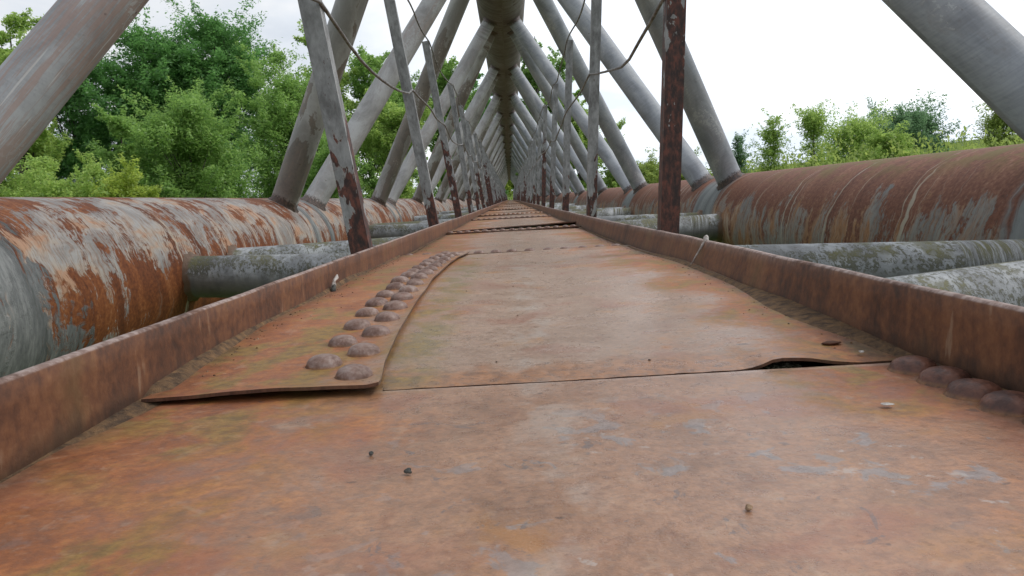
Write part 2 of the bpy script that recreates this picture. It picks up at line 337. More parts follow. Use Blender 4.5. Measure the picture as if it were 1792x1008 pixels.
def m_deck():
    m, t, b = mat('rust_deck_plate')
    p = t.new('ShaderNodeTexCoord').outputs['Object']; q = t.xyz(p); x, y = q[0], q[1]
    f0 = t.comb(x, y, 0)
    n_big = t.noise(f0, 3.2, 5, .55, .3)
    n_mid = t.noise(f0, 13, 6, .6, .4)
    n_fin = t.noise(f0, 70, 6, .62)
    n_vf = t.noise(f0, 260, 4, .6)
    n_lg = t.noise(t.comb(t.mul(x, 18), t.mul(y, 5), 8), 1.0, 6, .62, .3)
    n_sh = t.noise(t.comb(t.mul(x, 5), t.mul(y, 30), 3), 1.0, 5, .6, .2)
    org = t.ramp(t.add(t.mul(n_mid, .55), t.mul(n_fin, .45)), [(.38, (.20, .064, .021)), (.47, (.31, .105, .032)), (.55, (.40, .145, .045)), (.65, (.50, .21, .07))])
    mau = t.ramp(t.add(t.mul(n_mid, .5), t.mul(n_fin, .5)), [(.32, (.28, .172, .108)), (.47, (.365, .240, .165)), (.56, (.42, .288, .208)), (.70, (.48, .35, .265))])
    cen = t.add(t.ab(t.sub(x, .05)), t.mul(t.sub(n_big, .5), .50))
    cen = t.add(cen, t.add(t.mul(t.sub(n_mid, .5), .26), t.mul(t.sub(n_fin, .5), .16)))
    n_gr = t.noise(f0, 150, 6, .72, .2)
    n_pt = t.noise(t.vadd(f0, (3, 1, 5)), 34, 7, .7, .4)
    worn = t.ss(cen, .11, .30, 1.0, 0.0)
    c = t.mix(t.mul(worn, t.ss(y, .738, .748, .60, .97)), org, mau)
    c = t.mix(t.ss(n_gr, .42, .62, .0, .38), c, t.mix(worn, (.15, .06, .03), (.17, .11, .085)))
    c = t.mix(t.ss(n_pt, .55, .66, .0, .34), c, (.46, .31, .21))
    c = t.mix(t.ss(n_pt, .44, .34, .0, .38), c, (.22, .085, .042))
    red = t.ss(t.noise(t.vadd(f0, (5, 2, 1)), 7, 5, .6, .4), .52, .64)
    c = t.mix(t.mul(red, .42), c, (.30, .105, .060))
    yel = t.ss(t.noise(t.vadd(f0, (1, 7, 3)), 9, 5, .6, .3), .57, .68)
    c = t.mix(t.mul(yel, .5), c, (.44, .20, .055))
    # blue-grey remnants of paint, mostly on the nearest plate
    pr = t.noise(t.vadd(f0, (3, 3, 9)), 26, 6, .62, .5)
    prg = t.noise(t.vadd(f0, (8, 1, 2)), 5, 3, .5)
    near = t.mul(t.ss(y, .78, .52, .0, 1.0), t.ss(t.add(x, t.mul(t.sub(n_big, .5), .4)), -.16, .06, .25, 1.0))
    pm = t.mul(t.ss(t.add(t.mul(pr, .62), t.mul(prg, .42)), .575, .605), near)
    c = t.mix(t.mul(pm, .55), c, t.ramp(n_fin, [(.35, (.17, .18, .19)), (.65, (.30, .31, .33))]))
    wt = t.mul(t.ss(t.add(t.mul(t.noise(t.vadd(f0, (9, 4, 4)), 48, 5, .65), .6), t.mul(prg, .4)), .595, .63), near)
    c = t.mix(t.mul(wt, .6), c, (.46, .40, .36))
    bkf = t.mul(t.mul(t.ss(t.noise(t.vadd(f0, (2, 6, 2)), 30, 6, .7, .8), .60, .65), t.ss(y, .75, .55)), t.band(x, .04, .12, .12))
    c = t.mix(t.mul(bkf, .6), c, (.12, .115, .12))
    seam = t.sub(y, t.add(.744, t.mul(x, .012)))
    st1 = t.mul(t.mul(t.ss(seam, -.001, .004), t.ss(t.add(seam, t.mul(t.sub(n_mid, .5), .16)), .10, .035)), t.ss(x, -.16, -.12))
    c = t.mix(t.mul(st1, .70), c, t.ramp(n_fin, [(.4, (.20, .080, .030)), (.6, (.42, .165, .050))]))
    ln = t.mul(t.mul(t.ss(seam, -.014, -.006), t.ss(seam, .002, .0)), t.ss(x, -.16, -.12)); c = t.mix(t.mul(ln, .55), c, t.ramp(n_fin, [(.4, (.34, .22, .165)), (.6, (.50, .37, .29))]))
    # chalky smear down the middle
    ch = t.mul(t.band(t.add(x, t.mul(t.sub(n_lg, .5), .06)), .018, .008, .03), t.ss(n_mid, .46, .62))
    c = t.mix(t.mul(ch, .35), c, (.42, .39, .35))
    # moss and algae at seams and edges
    mo = t.mx(t.ss(x, -.13, -.22), t.ss(x, .17, .30))
    mo = t.mul(mo, t.ss(t.add(t.mul(n_lg, .5), t.mul(n_mid, .55)), .49, .58))
    mo = t.mul(mo, t.ss(n_big, .38, .54))
    lap = t.mul(t.band(t.sub(x, .0), -.125, .012, .05), t.ss(y, .70, .80)); lap = t.mul(lap, t.ss(y, 2.6, 2.3))
    mo = t.mx(mo, t.mul(lap, t.ss(n_mid, .40, .58)))
    c = t.mix(t.mul(mo, .70), c, t.ramp(n_fin, [(.4, (.12, .092, .020)), (.6, (.24, .175, .036))]))
    # grime along both edge plates
    dk = t.mx(t.ss(x, -.325, -.37), t.ss(x, .335, .372))
    c = t.mix(t.mul(t.mul(dk, t.ss(n_mid, .3, .55)), .7), c, t.ramp(n_fin, [(.4, (.075, .050, .034)), (.6, (.14, .095, .062))]))
    c = t.mix(t.mul(t.ss(n_fin, .60, .70), .40), c, (.10, .045, .028))
    c = t.mix(t.mul(t.ss(n_vf, .62, .72), .3), c, (.42, .30, .22))
    sp = t.mul(t.ss(t.noise(t.vadd(f0, (4, 4, 4)), 42, 3, .5), .70, .73), 1.0)
    c = t.mix(t.mul(sp, .55), c, (.06, .045, .04))
    ny = t.xyz(t.new('ShaderNodeNewGeometry').outputs['True Normal'])
    edge = t.ss(ny[2], .55, .25); c = t.mix(t.mul(edge, .85), c, t.ramp(n_gr, [(.4, (.030, .016, .012)), (.6, (.105, .05, .03))]))   # scaled cut edges
    t.put(b.inputs['Base Color'], c)
    ro = t.add(t.add(t.ss(worn, 0, 1, .56, .31), t.mul(t.sub(n_sh, .5), .25)), t.mul(t.sub(n_fin, .5), .3))
    t.put(b.inputs['Roughness'], ro); b.inputs['Specular IOR Level'].default_value = .5
    h = t.add(t.add(t.mul(n_mid, .5), t.mul(n_fin, .34)), t.add(t.mul(n_vf, .14), t.add(t.mul(n_gr, .22), t.mul(n_pt, .2))))
    t.put(b.inputs['Normal'], t.bump(h, .38, .006, )); return m
M_DK = m_deck()

def m_flange():
    m, t, b = mat('rust_edge_plate')
    p = t.new('ShaderNodeTexCoord').outputs['Object']; q = t.xyz(p); x, y, z = q
    st = t.noise(t.comb(t.mul(x, 4), t.mul(y, 42), t.mul(z, 8)), 1.0, 6, .6, .2)
    bl = t.noise(p, 7, 6, .6, .3); fi = t.noise(p, 90, 5, .6)
    c = t.ramp(t.add(t.mul(st, .26), t.add(t.mul(bl, .42), t.mul(fi, .32))), [(.38, (.062, .031, .020)), (.47, (.125, .054, .029)), (.54, (.185, .080, .038)), (.64, (.26, .125, .060))])
    c = t.mix(t.mul(t.ss(bl, .54, .68), .5), c, (.092, .066, .028))
    c = t.mix(t.mul(t.ss(st, .66, .72), .4), c, (.34, .25, .17))
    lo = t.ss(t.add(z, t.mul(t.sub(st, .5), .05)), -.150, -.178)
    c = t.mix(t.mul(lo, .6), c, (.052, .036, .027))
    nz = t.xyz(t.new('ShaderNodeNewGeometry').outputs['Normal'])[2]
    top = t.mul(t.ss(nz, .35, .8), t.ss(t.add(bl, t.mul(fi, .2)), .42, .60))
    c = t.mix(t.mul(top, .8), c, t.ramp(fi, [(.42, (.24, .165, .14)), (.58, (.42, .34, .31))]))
    t.put(b.inputs['Base Color'], c); t.put(b.inputs['Roughness'], t.add(.55, t.mul(fi, .2))); b.inputs['Specular IOR Level'].default_value = .35
    t.put(b.inputs['Normal'], t.bump(t.add(t.mul(bl, .6), t.mul(fi, .4)), .4, .005)); return m
M_FL = m_flange()

def m_rivet():
    m, t, b = mat('rivet_polished_rust')
    oi = t.new('ShaderNodeObjectInfo'); dkn = t.xyz(oi.outputs['Color'])[0]
    p = t.new('ShaderNodeTexCoord').outputs['Object']; z = t.xyz(p)[2]
    n = t.noise(t.vadd(p, t.comb(t.mul(oi.outputs['Random'], 9), 0, 0)), 70, 5, .6); f = t.noise(p, 300, 4, .6)
    c = t.ramp(t.add(t.mul(n, .6), t.mul(f, .4)), [(.38, (.135, .066, .043)), (.5, (.225, .140, .108)), (.64, (.32, .25, .22))])
    c = t.mix(dkn, c, t.ramp(n, [(.40, (.060, .024, .017)), (.60, (.165, .066, .040))]))
    c = t.mix(t.ss(t.add(z, t.mul(t.sub(n, .5), .008)), .0034, .0004), c, t.ramp(n, [(.4, (.10, .045, .022)), (.6, (.26, .115, .042))]))
    t.put(b.inputs['Base Color'], c); t.put(b.inputs['Roughness'], t.add(.34, t.mul(f, .25)))
    t.put(b.inputs['Normal'], t.bump(t.add(n, t.mul(f, .5)), .45, .003)); return m
M_RV = m_rivet()

def m_plain(name, stops, scale=20, rough=.8, bump=.4, bd=.01):
    m, t, b = mat(name); p = t.new('ShaderNodeTexCoord').outputs['Object']
    n = t.noise(p, scale, 6, .62, .3); t.put(b.inputs['Base Color'], t.ramp(n, stops)); b.inputs['Roughness'].default_value = rough
    b.inputs['Specular IOR Level'].default_value = .3
    t.put(b.inputs['Normal'], t.bump(n, bump, bd)); return m
M_GRIME = m_plain('grime', [(.35, (.06, .038, .025)), (.5, (.125, .076, .042)), (.65, (.20, .115, .055))], 70, .9, .8, .006)
M_STR = m_plain('stringer_rust', [(.35, (.05, .025, .018)), (.6, (.13, .055, .03))], 12)
M_BARK = m_plain('bark', [(.35, (.045, .038, .030)), (.6, (.12, .105, .085))], 9, .9, .8, .03)
M_GRIT = m_plain('grit_specks', [(.40, (.05, .03, .02)), (.5, (.16, .085, .045)), (.62, (.36, .27, .19))], 60, .9)
M_STONE = m_plain('pebble_dark', [(.4, (.03, .032, .03)), (.6, (.10, .10, .09))], 120, .8)
M_TAN = m_plain('pebble_tan', [(.4, (.22, .14, .08)), (.6, (.40, .28, .18))], 120, .8)
M_WHITE = m_plain('chalk_white', [(.4, (.32, .28, .25)), (.6, (.62, .59, .55))], 90, .85)
M_MOSSY = m_plain('moss_clump', [(.42, (.02, .02, .014)), (.52, (.10, .10, .055)), (.62, (.28, .27, .20))], 220, .95, .9, .006)

def m_leaf(name, dark, mid, light, trans=.58):
    m = bpy.data.materials.new(name); m.use_nodes = True; t = NT(m.node_tree)
    t.n.remove(t.n['Principled BSDF']); out = t.n['Material Output']
    at = t.new('ShaderNodeAttribute', attribute_name='leaf').outputs['Fac']
    p = t.new('ShaderNodeTexCoord').outputs['Object']
    n = t.noise(p, .55, 3, .5)
    c = t.ramp(t.add(t.mul(at, .6), t.mul(n, .4)), [(.10, dark), (.45, mid), (.85, light)])
    d = t.new('ShaderNodeBsdfDiffuse'); t.l.new(c, d.inputs[0])
    tr = t.new('ShaderNodeBsdfTranslucent'); t.l.new(t.mix(.4, c, light), tr.inputs[0])
    g = t.new('ShaderNodeBsdfGlossy'); g.inputs['Roughness'].default_value = .5; g.inputs[0].default_value = (.5, .5, .5, 1)
    a = t.new('ShaderNodeMixShader'); a.inputs[0].default_value = trans; t.l.new(d.outputs[0], a.inputs[1]); t.l.new(tr.outputs[0], a.inputs[2])
    e = t.new('ShaderNodeMixShader'); e.inputs[0].default_value = .05; t.l.new(a.outputs[0], e.inputs[1]); t.l.new(g.outputs[0], e.inputs[2])
    t.l.new(e.outputs[0], out.inputs[0]); return m
L_DARK = m_leaf('leaf_poplar', (.074, .182, .059), (.131, .302, .088), (.231, .466, .125))
L_MID = m_leaf('leaf_mid', (.131, .250, .067), (.241, .415, .103), (.380, .571, .147))
L_LIGHT = m_leaf('leaf_light', (.180, .312, .074), (.336, .518, .119), (.505, .620, .169))
L_YEL = m_leaf('leaf_yellow', (.201, .293, .054), (.370, .498, .080), (.538, .620, .121))
L_BLUE = m_leaf('leaf_blue', (.084, .175, .087), (.160, .293, .141), (.253, .410, .201))
L_GRASS = m_leaf('leaf_grass', (.160, .234, .054), (.286, .395, .087), (.437, .527, .134))

# ------------------------------------------------------------------ ground
def ground_z(x, y):
    z = -3.4
    def sm(v, a, b): v = min(max((v-a)/(b-a), 0), 1); return v*v*(3-2*v)
    z += 2.9*sm(x, 3, 12) + 6.0*sm(x, 12, 85) + .35*math.sin(x*.11+y*.05)*sm(x, 10, 30)
    z += .7*sm(-x, 6, 40) + 3.0*sm(y, 108, 124)*sm(-abs(x), -14, -5)
    return z
def mk_ground():
    def axis(lo, hi, near, n1):
        a = list(np.linspace(-near, near, n1)); k = near
        while k < hi: k *= 1.25; a.append(min(k, hi))
        k = near; L = []
        while k < -lo: k *= 1.25; L.append(max(-k, lo))
        return sorted(set(L+a))
    xs = axis(-1500, 1500, 90, 73); ys = [v+40 for v in axis(-1500, 1500, 90, 61)]
    V = [(x, y, ground_z(x, y)) for y in ys for x in xs]
    m, t, b = mat('grass_ground'); p = t.new('ShaderNodeTexCoord').outputs['Object']
    n = t.noise(p, .35, 6, .6); n2 = t.noise(p, 6, 5, .65)
    t.put(b.inputs['Base Color'], t.ramp(t.add(t.mul(n, .5), t.mul(n2, .5)), [(.35, (.035, .055, .015)), (.5, (.085, .125, .032)), (.65, (.15, .19, .06))]))
    b.inputs['Roughness'].default_value = .95; b.inputs['Specular IOR Level'].default_value = .1
    t.put(b.inputs['Normal'], t.bump(n2, .8, .15))
    o = build('ground', V, gridfaces(len(ys), len(xs)), m); o['kind'] = 'structure'
mk_ground()

# ------------------------------------------------------------------ the bridge: three pipes, diagonals, braces
bridge = thing('pipe_bridge', 'triangular truss bridge of huge rusty pipes and grey slanting tubes', 'bridge', (BX, 0, -0.74))
def B(o):                                         # parent keeping world coordinates
    o.matrix_parent_inverse = Matrix.Translation((-BX, 0, 0.74)); return o
def long_pipe(name, cx, cz, rad, m, inner, seam):
    ys = list(np.arange(Y0, 14, .25))+list(np.arange(14, Y1+.1, 1.0)); seg = 96
    V, UV = [], []
    wb = Wob(int(abs(cx)*50)+3)
    for y in ys:
        for k in range(seg+1):
            an = seam+2*math.pi*k/seg
            rr = rad*(1+.0035*wb(y, an*.7, .8))
            s = (an-math.pi/2)
            s = math.atan2(math.sin(s), math.cos(s))*(-inner)     # arc from the crown, positive towards the walkway
            if k == seg: s = UV[-seg][0]/rad if False else s
            V.append((cx+rr*math.cos(an), y, cz+rr*math.sin(an))); UV.append((s*rad, y))
    Fc = gridfaces(len(ys), seg+1, 0, True)
    return B(build(name, V, Fc, m, bridge, UV))
# seam put at the underside
long_pipe('lower_pipe', BX-PX, PZ, PR, M_PL, 1, -math.pi/2)['label'] = 'huge orange rusty lower pipe with peeling pale paint, left of walkway'
long_pipe('lower_pipe', BX+PX, PZ, PR, M_PR, -1, -math.pi/2)['label'] = 'huge purple brown rusty lower pipe with moss on top, right of walkway'
long_pipe('upper_pipe', BX, CZ, CR, M_CH, 1, math.pi/2)

def end_t(q, d, cx, cz, rad):                     # where the line q + t d leaves the pipe (cx, cz, rad)
    ox, oz = q.x-cx, q.z-cz; a = d.x*d.x+d.z*d.z; b_ = ox*d.x+oz*d.z; c = ox*ox+oz*oz-rad*rad
    D = b_*b_-a*c
    return (-b_+math.sqrt(max(D, 0)))/a
def joint_tube(name, p0, c0, p1, c1, rad, m, seg=28, weld=True, rings=14, bend=None):
    p0, p1 = Vector(p0), Vector(p1); d = (p1-p0).normalized(); L = (p1-p0).length
    e1 = d.cross(Vector((0, 1, 0))).normalized() if abs(d.y) < .9 else d.cross(Vector((0, 0, 1))).normalized()
    e2 = d.cross(e1)
    fr = [None]*2; V, UV = [], []
    us = [0, .018, .04] + list(np.linspace(.08, .92, rings)) + [.96, .982, 1.0]
    cols = []
    for k in range(seg+1):
        an = 2*math.pi*k/seg; off = (e1*math.cos(an)+e2*math.sin(an))
        t0 = end_t(p0+off*rad, d, *c0); t1 = L-end_t(p1+off*rad, -d, *c1)
        cols.append((off, t0, t1, an))
    def dist(i, t0, t1):
        n = len(us)
        if i == 0: return t0-.012, .022
        if i == 1: return t0+.006, .016
        if i == 2: return t0+.026, .001
        if i == n-1: return t1+.012, .022
        if i == n-2: return t1-.006, .016
        if i == n-3: return t1-.026, .001
        u = (us[i]-.06)/.88; return t0+.05+(t1-t0-.1)*u, 0
    for i in range(len(us)):
        for off, t0, t1, an in cols:
            t, ex = dist(i, t0, t1)
            lump = (1+.5*math.sin(an*9+i*2)+.4*math.sin(an*17)) if ex > .01 else 1
            V.append(p0+d*t+off*(rad+ex*lump)); UV.append((rad*an, min(t-t0, t1-t if t1-t < .2 else 9e9)))
    return B(build(name, V, gridfaces(len(us), seg+1), m, bridge, UV))
lo = {s: (BX+s*PX, PZ, PR) for s in (-1, 1)}; hi = (BX, CZ, CR)
far = []
diag = []
DF = .30                                          # half spacing of a pair at the foot
k = 0
for k in range(0, 28):
    fy = FOOT0+S*k
    for s in (-1, 1):
        for dirn in (-1, 1):
            ny = fy+dirn*S/2
            y0 = fy+dirn*DF+(.30 if s > 0 and k > 1 else 0)-(.34 if k == 1 else 0)+(.05 if k == 1 and s > 0 else 0); y1 = ny-dirn*.20+(.10 if k == 1 and s > 0 else 0)
            if fy+DF < 1.0 and dirn < 0: continue
            if ny > Y1-1 or fy > Y1-1: continue
            diag.append((s, dirn, fy, y0, y1))
for n, (s, dirn, fy, y0, y1) in enumerate(diag):
    p0 = (BX+s*PX, y0, PZ); p1 = (BX, y1, CZ)
    sg = 28 if fy < 30 else 16
    if n < 100:
        o = joint_tube('diagonal_tube', p0, lo[s], p1, hi, TR, M_TU, sg, rings=14 if fy < 30 else 3)
        if s < 0:
            o.color = (random.uniform(.15, .4), random.uniform(.8, 1.0) if dirn < 0 else random.uniform(.15, .4), .1, 1)
            if fy < 3: o.color = (.95, .25, .40, 1); o['label'] = 'nearest left diagonal tube with reddish rubbed streaks'
        else: o.color = (random.uniform(0, .1), random.uniform(.0, .25), random.uniform(.85, 1), 1)
    else: far.append((p0, lo[s], p1))
if far:
    seg_parts = [tube_path([Vector(p0).lerp(Vector(p1), .09), Vector(p0).lerp(Vector(p1), .91)], TR, 10) for p0, c, p1 in far]
    V, Fc = merge(seg_parts); o = B(build('diagonal_tube', V, Fc, M_TU, bridge, [(0, 1)]*len(V))); o['kind'] = 'stuff'; o.color = (.2, .3, .4, 1)
# zig-zag braces in the plane of the lower pipes
BZ = -0.312
for k in range(-1, 27):
    ly = 4.25+S*(k); ry = 6.58+S*(k-1)
    for (ya, yb) in ((ly, ry), (ly, ry+S)):
        if max(ya, yb) > Y1 or min(ya, yb) < Y0: continue
        sgn = 1 if yb > ya else -1
        if ya < 0 < yb: ya += .45; yb += .30
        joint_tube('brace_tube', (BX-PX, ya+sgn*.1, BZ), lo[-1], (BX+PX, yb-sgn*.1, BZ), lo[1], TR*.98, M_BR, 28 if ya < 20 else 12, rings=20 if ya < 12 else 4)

# ------------------------------------------------------------------ walkway: plates, edge plates, rivets
walk = thing('walkway', 'narrow walkway of rusty riveted steel plates between two raised edges', 'walkway', (0, 0, -.19))
def Wk(o): o.matrix_parent_inverse = Matrix.Translation((0, 0, .19)); return o
wA, wB, wC = Wob(21), Wob(22), Wob(23)
def plate(name, xa, xb, ya, yb, zf, th=.006, nx=24, ny=40, label=None):
    """zf(u, v, x, y) -> top height; xa/xb functions of y, ya/yb functions of x"""
    T, Bt = [], []
    for j in range(ny):
        v = j/(ny-1)
        for i in range(nx):
            u = i/(nx-1)
            y = ya(0)+(yb(0)-ya(0))*v; x = xa(y)+(xb(y)-xa(y))*u
            y = ya(x)+(yb(x)-ya(x))*v; x = xa(y)+(xb(y)-xa(y))*u
            z = zf(u, v, x, y); T.append((x, y, z)); Bt.append((x, y, z-th))
    n = len(T); Fc = gridfaces(ny, nx) + gridfaces(ny, nx, n, True)
    bot, top = list(range(nx)), [(ny-1)*nx+i for i in range(nx)]
    lf, rt = [j*nx for j in range(ny)], [j*nx+nx-1 for j in range(ny)]
    V = T+Bt
    def side(idx, flip):
        o = len(V)
        # rolled edge: a middle row pushed out a touch so the lip catches light
        for a in idx: V.append(V[a])
        for a in idx: V.append(V[n+a])
        L = len(idx)
        for a in range(L-1):
            q = (o+a, o+a+1, o+L+a+1, o+L+a); Fc.append(q if flip else q[::-1])
    side(bot, False); side(top, True); side(lf, True); side(rt, False)
    o = Wk(build(name, V, Fc, M_DK, walk))
    if label: o['label'] = label
    return o
cst = lambda c: (lambda t: c)
XE0, XE1 = XL+.004, XRb+.020
def lap_x(y):
    P = [(.70, -.133), (.74, -.136), (.83, -.1465), (1.0, -.1545), (1.14, -.158), (1.35, -.166), (1.62, -.171), (2.09, -.170), (2.3, -.162), (2.5, -.146), (2.6, -.140)]
    for (a, p), (b_, q) in zip(P, P[1:]):
        if y <= b_: return p+(q-p)*max((y-a)/(b_-a), 0)
    return P[-1][1]
def seam(x): return .742+.004*wC(x*4)+.0009*wA(x*30, 0, 1)+.012*x
def z_near(u, v, x, y): return DZ+.0022*wA(x*2, y*2, 2)*math.exp(-max(0, y-.60)/.05)+.0008*wB(x*6, y*3)*math.exp(-max(0, y-.66)/.05)
near_pl = plate('deck_plate', cst(XE0), cst(XE1), cst(-1.2), lambda x: seam(x) if x > -.142 else .80, z_near, nx=90, ny=60,
      label='nearest rust plate with blue grey paint remnants')
def z_mid(u, v, x, y):
    z = DZ-.0022+.0067*(1-math.exp(-max(0, y-.742)/.14))+.010*math.sin(math.pi*min(max((y-.75)/1.75, 0), 1))*(.5+.5*abs(2*u-1))+.0015*wB(x*2, y*2, 2)*min(1, max(0, (y-.742)/.2))
    z += .006*math.exp(-((y-1.55)/.5)**2)*max(0, (x-.1)/.27)
    bk = math.exp(-(max(0, abs(x-.270)-.012)/(.021 if x < .270 else .036))**2); z += (.0085+.0022*wB(x*30, 0, 1))*bk*math.exp(-max(0, y-.760)/.055)   # buckled corner
    z += .003*math.exp(-max(0, 2.5-y)/.08)
    return z
mid_pl = plate('deck_plate', lambda y: -.235, cst(XE1), lambda x: (seam(x)+.0118+.0050*wB(x*14, 0, 1)+.0016*wA(x*70, 0, 1) if x > -.142 else .79), cst(2.56), z_mid, th=.0032, nx=64, ny=70,
      label='central plate with buckled corner over a dark gap')
backing_z = DZ-.0155  # added unseen backing plate, so the seam gap reads dark
V = [(x, y, z) for z in (backing_z, backing_z-.006) for y in (.66, .90) for x in (XE0, XE1)]
Wk(build('gap_backing', V, [(0, 1, 3, 2), (6, 7, 5, 4), (0, 4, 5, 1), (2, 3, 7, 6), (0, 2, 6, 4), (1, 5, 7, 3)], M_STR, walk, smooth=False))
def z_left(u, v, x, y):
    z = z_mid(0.12, v, x, y)+.0065+.0022*math.exp(-max(0, y-.742)/.14)+.0012*wA(x*5, y*4, 2)
    e = max(0, 1-(lap_x(y)-x)/.012); z += .0025*e*(1+.5*wC(y*5, 0, 2))            # raised lip
    z += (.0065+.0030*wB(x*9, 0, 1.5))*math.exp(-max(0, y-.725)/.035)*(.25+.75*u)  # lifted near edge
    return z
left_pl = plate('deck_plate', cst(XE0), lap_x, lambda x: .722+.006*wC(x*6)+.0016*wA(x*40, 0, 1)+.02*max(0, -x-.2), cst(2.54), z_left, th=.0034, nx=44, ny=120,
      label='mossy left plate with a double row of rivets')
rows = [2.52, 4.28, 4.62, 7.0, 8.5, 10.4, 12.6, 15.2, 17.6, 20, 23, 26.5, 30, 34, 38, 43, 48, 54, 60, 67, 74, 82, 90, 98, 106, 114, Y1]
plates = []
for i, (ya, yb) in enumerate(zip(rows, rows[1:])):
    lift = [.006, .010, .014, .008, .012, .006, .012, .007, .010][i % 9]
    def zf(u, v, x, y, i=i, lift=lift, ya=ya):
        z = DZ+.002+.002*wB(x*2+i, y*1.3, 1.5)
        near = math.exp(-max(0, y-ya)/.10)
        side = [1, .8+.2*u, .35+1.1*u, 1.0, 1.25-1.0*u, .4+u, 1, .3+u, 1.2-.8*u][i % 9]
        z += (lift+.003*wA(x*6+i, 0, 1.2))*near*side
        if i == 2: z += .007*u*math.exp(-max(0, y-ya)/.25)
        return z
    pl = plate('deck_plate', cst(XE0), cst(XE1), lambda x, ya=ya, i=i: ya+.012*wC(x*3+i*2)+(.05*x if i else .03*x), lambda x, yb=yb: yb+.10, zf, nx=28 if ya < 15 else 8, ny=30 if ya < 15 else 8)
    plates.append((pl, zf, ya, yb))
# rivets
def rivet_mesh(seed, rad=.0188, h=.0125):
    g = Wob(seed); V = [(0, 0, h)]; Fc = []; nr, ns = 9, 24
    for i in range(1, nr+1):
        a = i/nr*math.pi/2
        for k in range(ns):
            p = 2*math.pi*k/ns; r = rad*math.sin(a)**.92*(1+.035*g(math.cos(p), math.sin(p), 1)); z = h*max(math.cos(a), 0)**.85
            if i == nr: r *= 1.05; z = -.004
            V.append((r*math.cos(p), r*math.sin(p)*1.0, z+.00035*g(r*90*math.cos(p), r*90*math.sin(p), 1)))
    for k in range(ns):
        p = 2*math.pi*k/ns; r = rad*(1.16+.05*g(math.cos(p)*3, math.sin(p)*3, 1)); V.append((r*math.cos(p), r*math.sin(p), -.003))
    for k in range(ns):                                   # packed rust and dirt round the foot of the head
        q = V[1+(nr-1)*ns+k]; V[1+(nr-1)*ns+k] = (q[0], q[1], .0004+.0004*g(q[0]*150, q[1]*150, 1))
    for k in range(ns): Fc.append((0, 1+k, 1+(k+1) % ns))
    for i in range(nr):
        for k in range(ns):
            a = 1+i*ns+k; b_ = 1+i*ns+(k+1) % ns; Fc.append((a, a+ns, b_+ns, b_))
    return V, Fc
rv_mesh = []
for sd in range(4):
    V, Fc = rivet_mesh(sd+40); o = build('rivet', V, Fc, M_RV); rv_mesh.append(o.data); bpy.data.objects.remove(o)
n_riv = 0
def rivet(x, y, z, parent, tone=0.0, sc_=1.0, zs=1.0, tilt=(0, 0)):
    global n_riv
    o = bpy.data.objects.new('rivet', rv_mesh[n_riv % 4]); COL.objects.link(o); n_riv += 1
    o.parent = parent; o.matrix_parent_inverse = parent.matrix_parent_inverse @ Matrix() if False else Matrix.Identity(4)
    o.location = (x, y, z); o.rotation_euler = (tilt[0], tilt[1], random.uniform(0, 6.28)); o.scale = (sc_, sc_, sc_*zs); o.color = (tone, 0, 0, 1)
    return o
ny_ = 16
for j in range(ny_):
    ya = .772+j*.1085; xo = lap_x(ya)+.135-.004*j/ny_
    y = ya; x = lap_x(y)-.030+random.uniform(-.002, .002); rivet(x, y, z_left(.9, 0, x, y)-.0005, left_pl, random.uniform(0, .35), random.uniform(.95, 1.05), tilt=(random.uniform(-.06, .06), random.uniform(-.08, .08)))
    y = ya+.055; x = lap_x(y)-.064+random.uniform(-.003, .003); rivet(x, y, z_left(.75, 0, x, y)-.0005, left_pl, random.uniform(.1, .5), random.uniform(.92, 1.05), tilt=(random.uniform(-.06, .06), random.uniform(-.08, .08)))
for j, y in enumerate((.714, .667, .621, .577, .532, .488)):
    rivet(.372+.0016*j+.002*math.sin(j*2), y, DZ+.0005, near_pl, 1.0, 1.12+.06*math.sin(j*3), .88)
def rivet_row(idx, n, dy, x0, x1, tone, sc_=1.0, zs=1.0):
    pl, zf, ya, yb = plates[idx]
    for j in range(n):
        x = x0+(x1-x0)*j/(n-1)+random.uniform(-.004, .004); u = (x-XE0)/(XE1-XE0); y = ya+.012*wC(x*3+idx*2)+(.05*x if idx else .03*x)+dy
        rivet(x, y, zf(u, 0, x, y)-.0005, pl, tone+random.uniform(-.15, .15), sc_, zs)
rivet_row(0, 13, .032, -.345, .345, .35, .95, .75)
rivet_row(1, 15, .035, -.345, .345, .5, .95)
rivet_row(3, 15, .035, -.345, .345, .5, .9)
far_r = []
for idx in (4, 6, 8, 10, 12):
    pl, zf, ya, yb = plates[idx]
    for j in range(14):
        x = -.33+.66*j/13; y = ya+.05+.05*x; V, Fc = rivet_mesh(3); far_r.append(([(a+x, b_+y, c+DZ+.014) for a, b_, c in V], Fc))
V, Fc = merge(far_r); o = Wk(build('rivet', V, Fc, M_RV, walk)); o['kind'] = 'stuff'; o.color = (.5, 0, 0, 1)
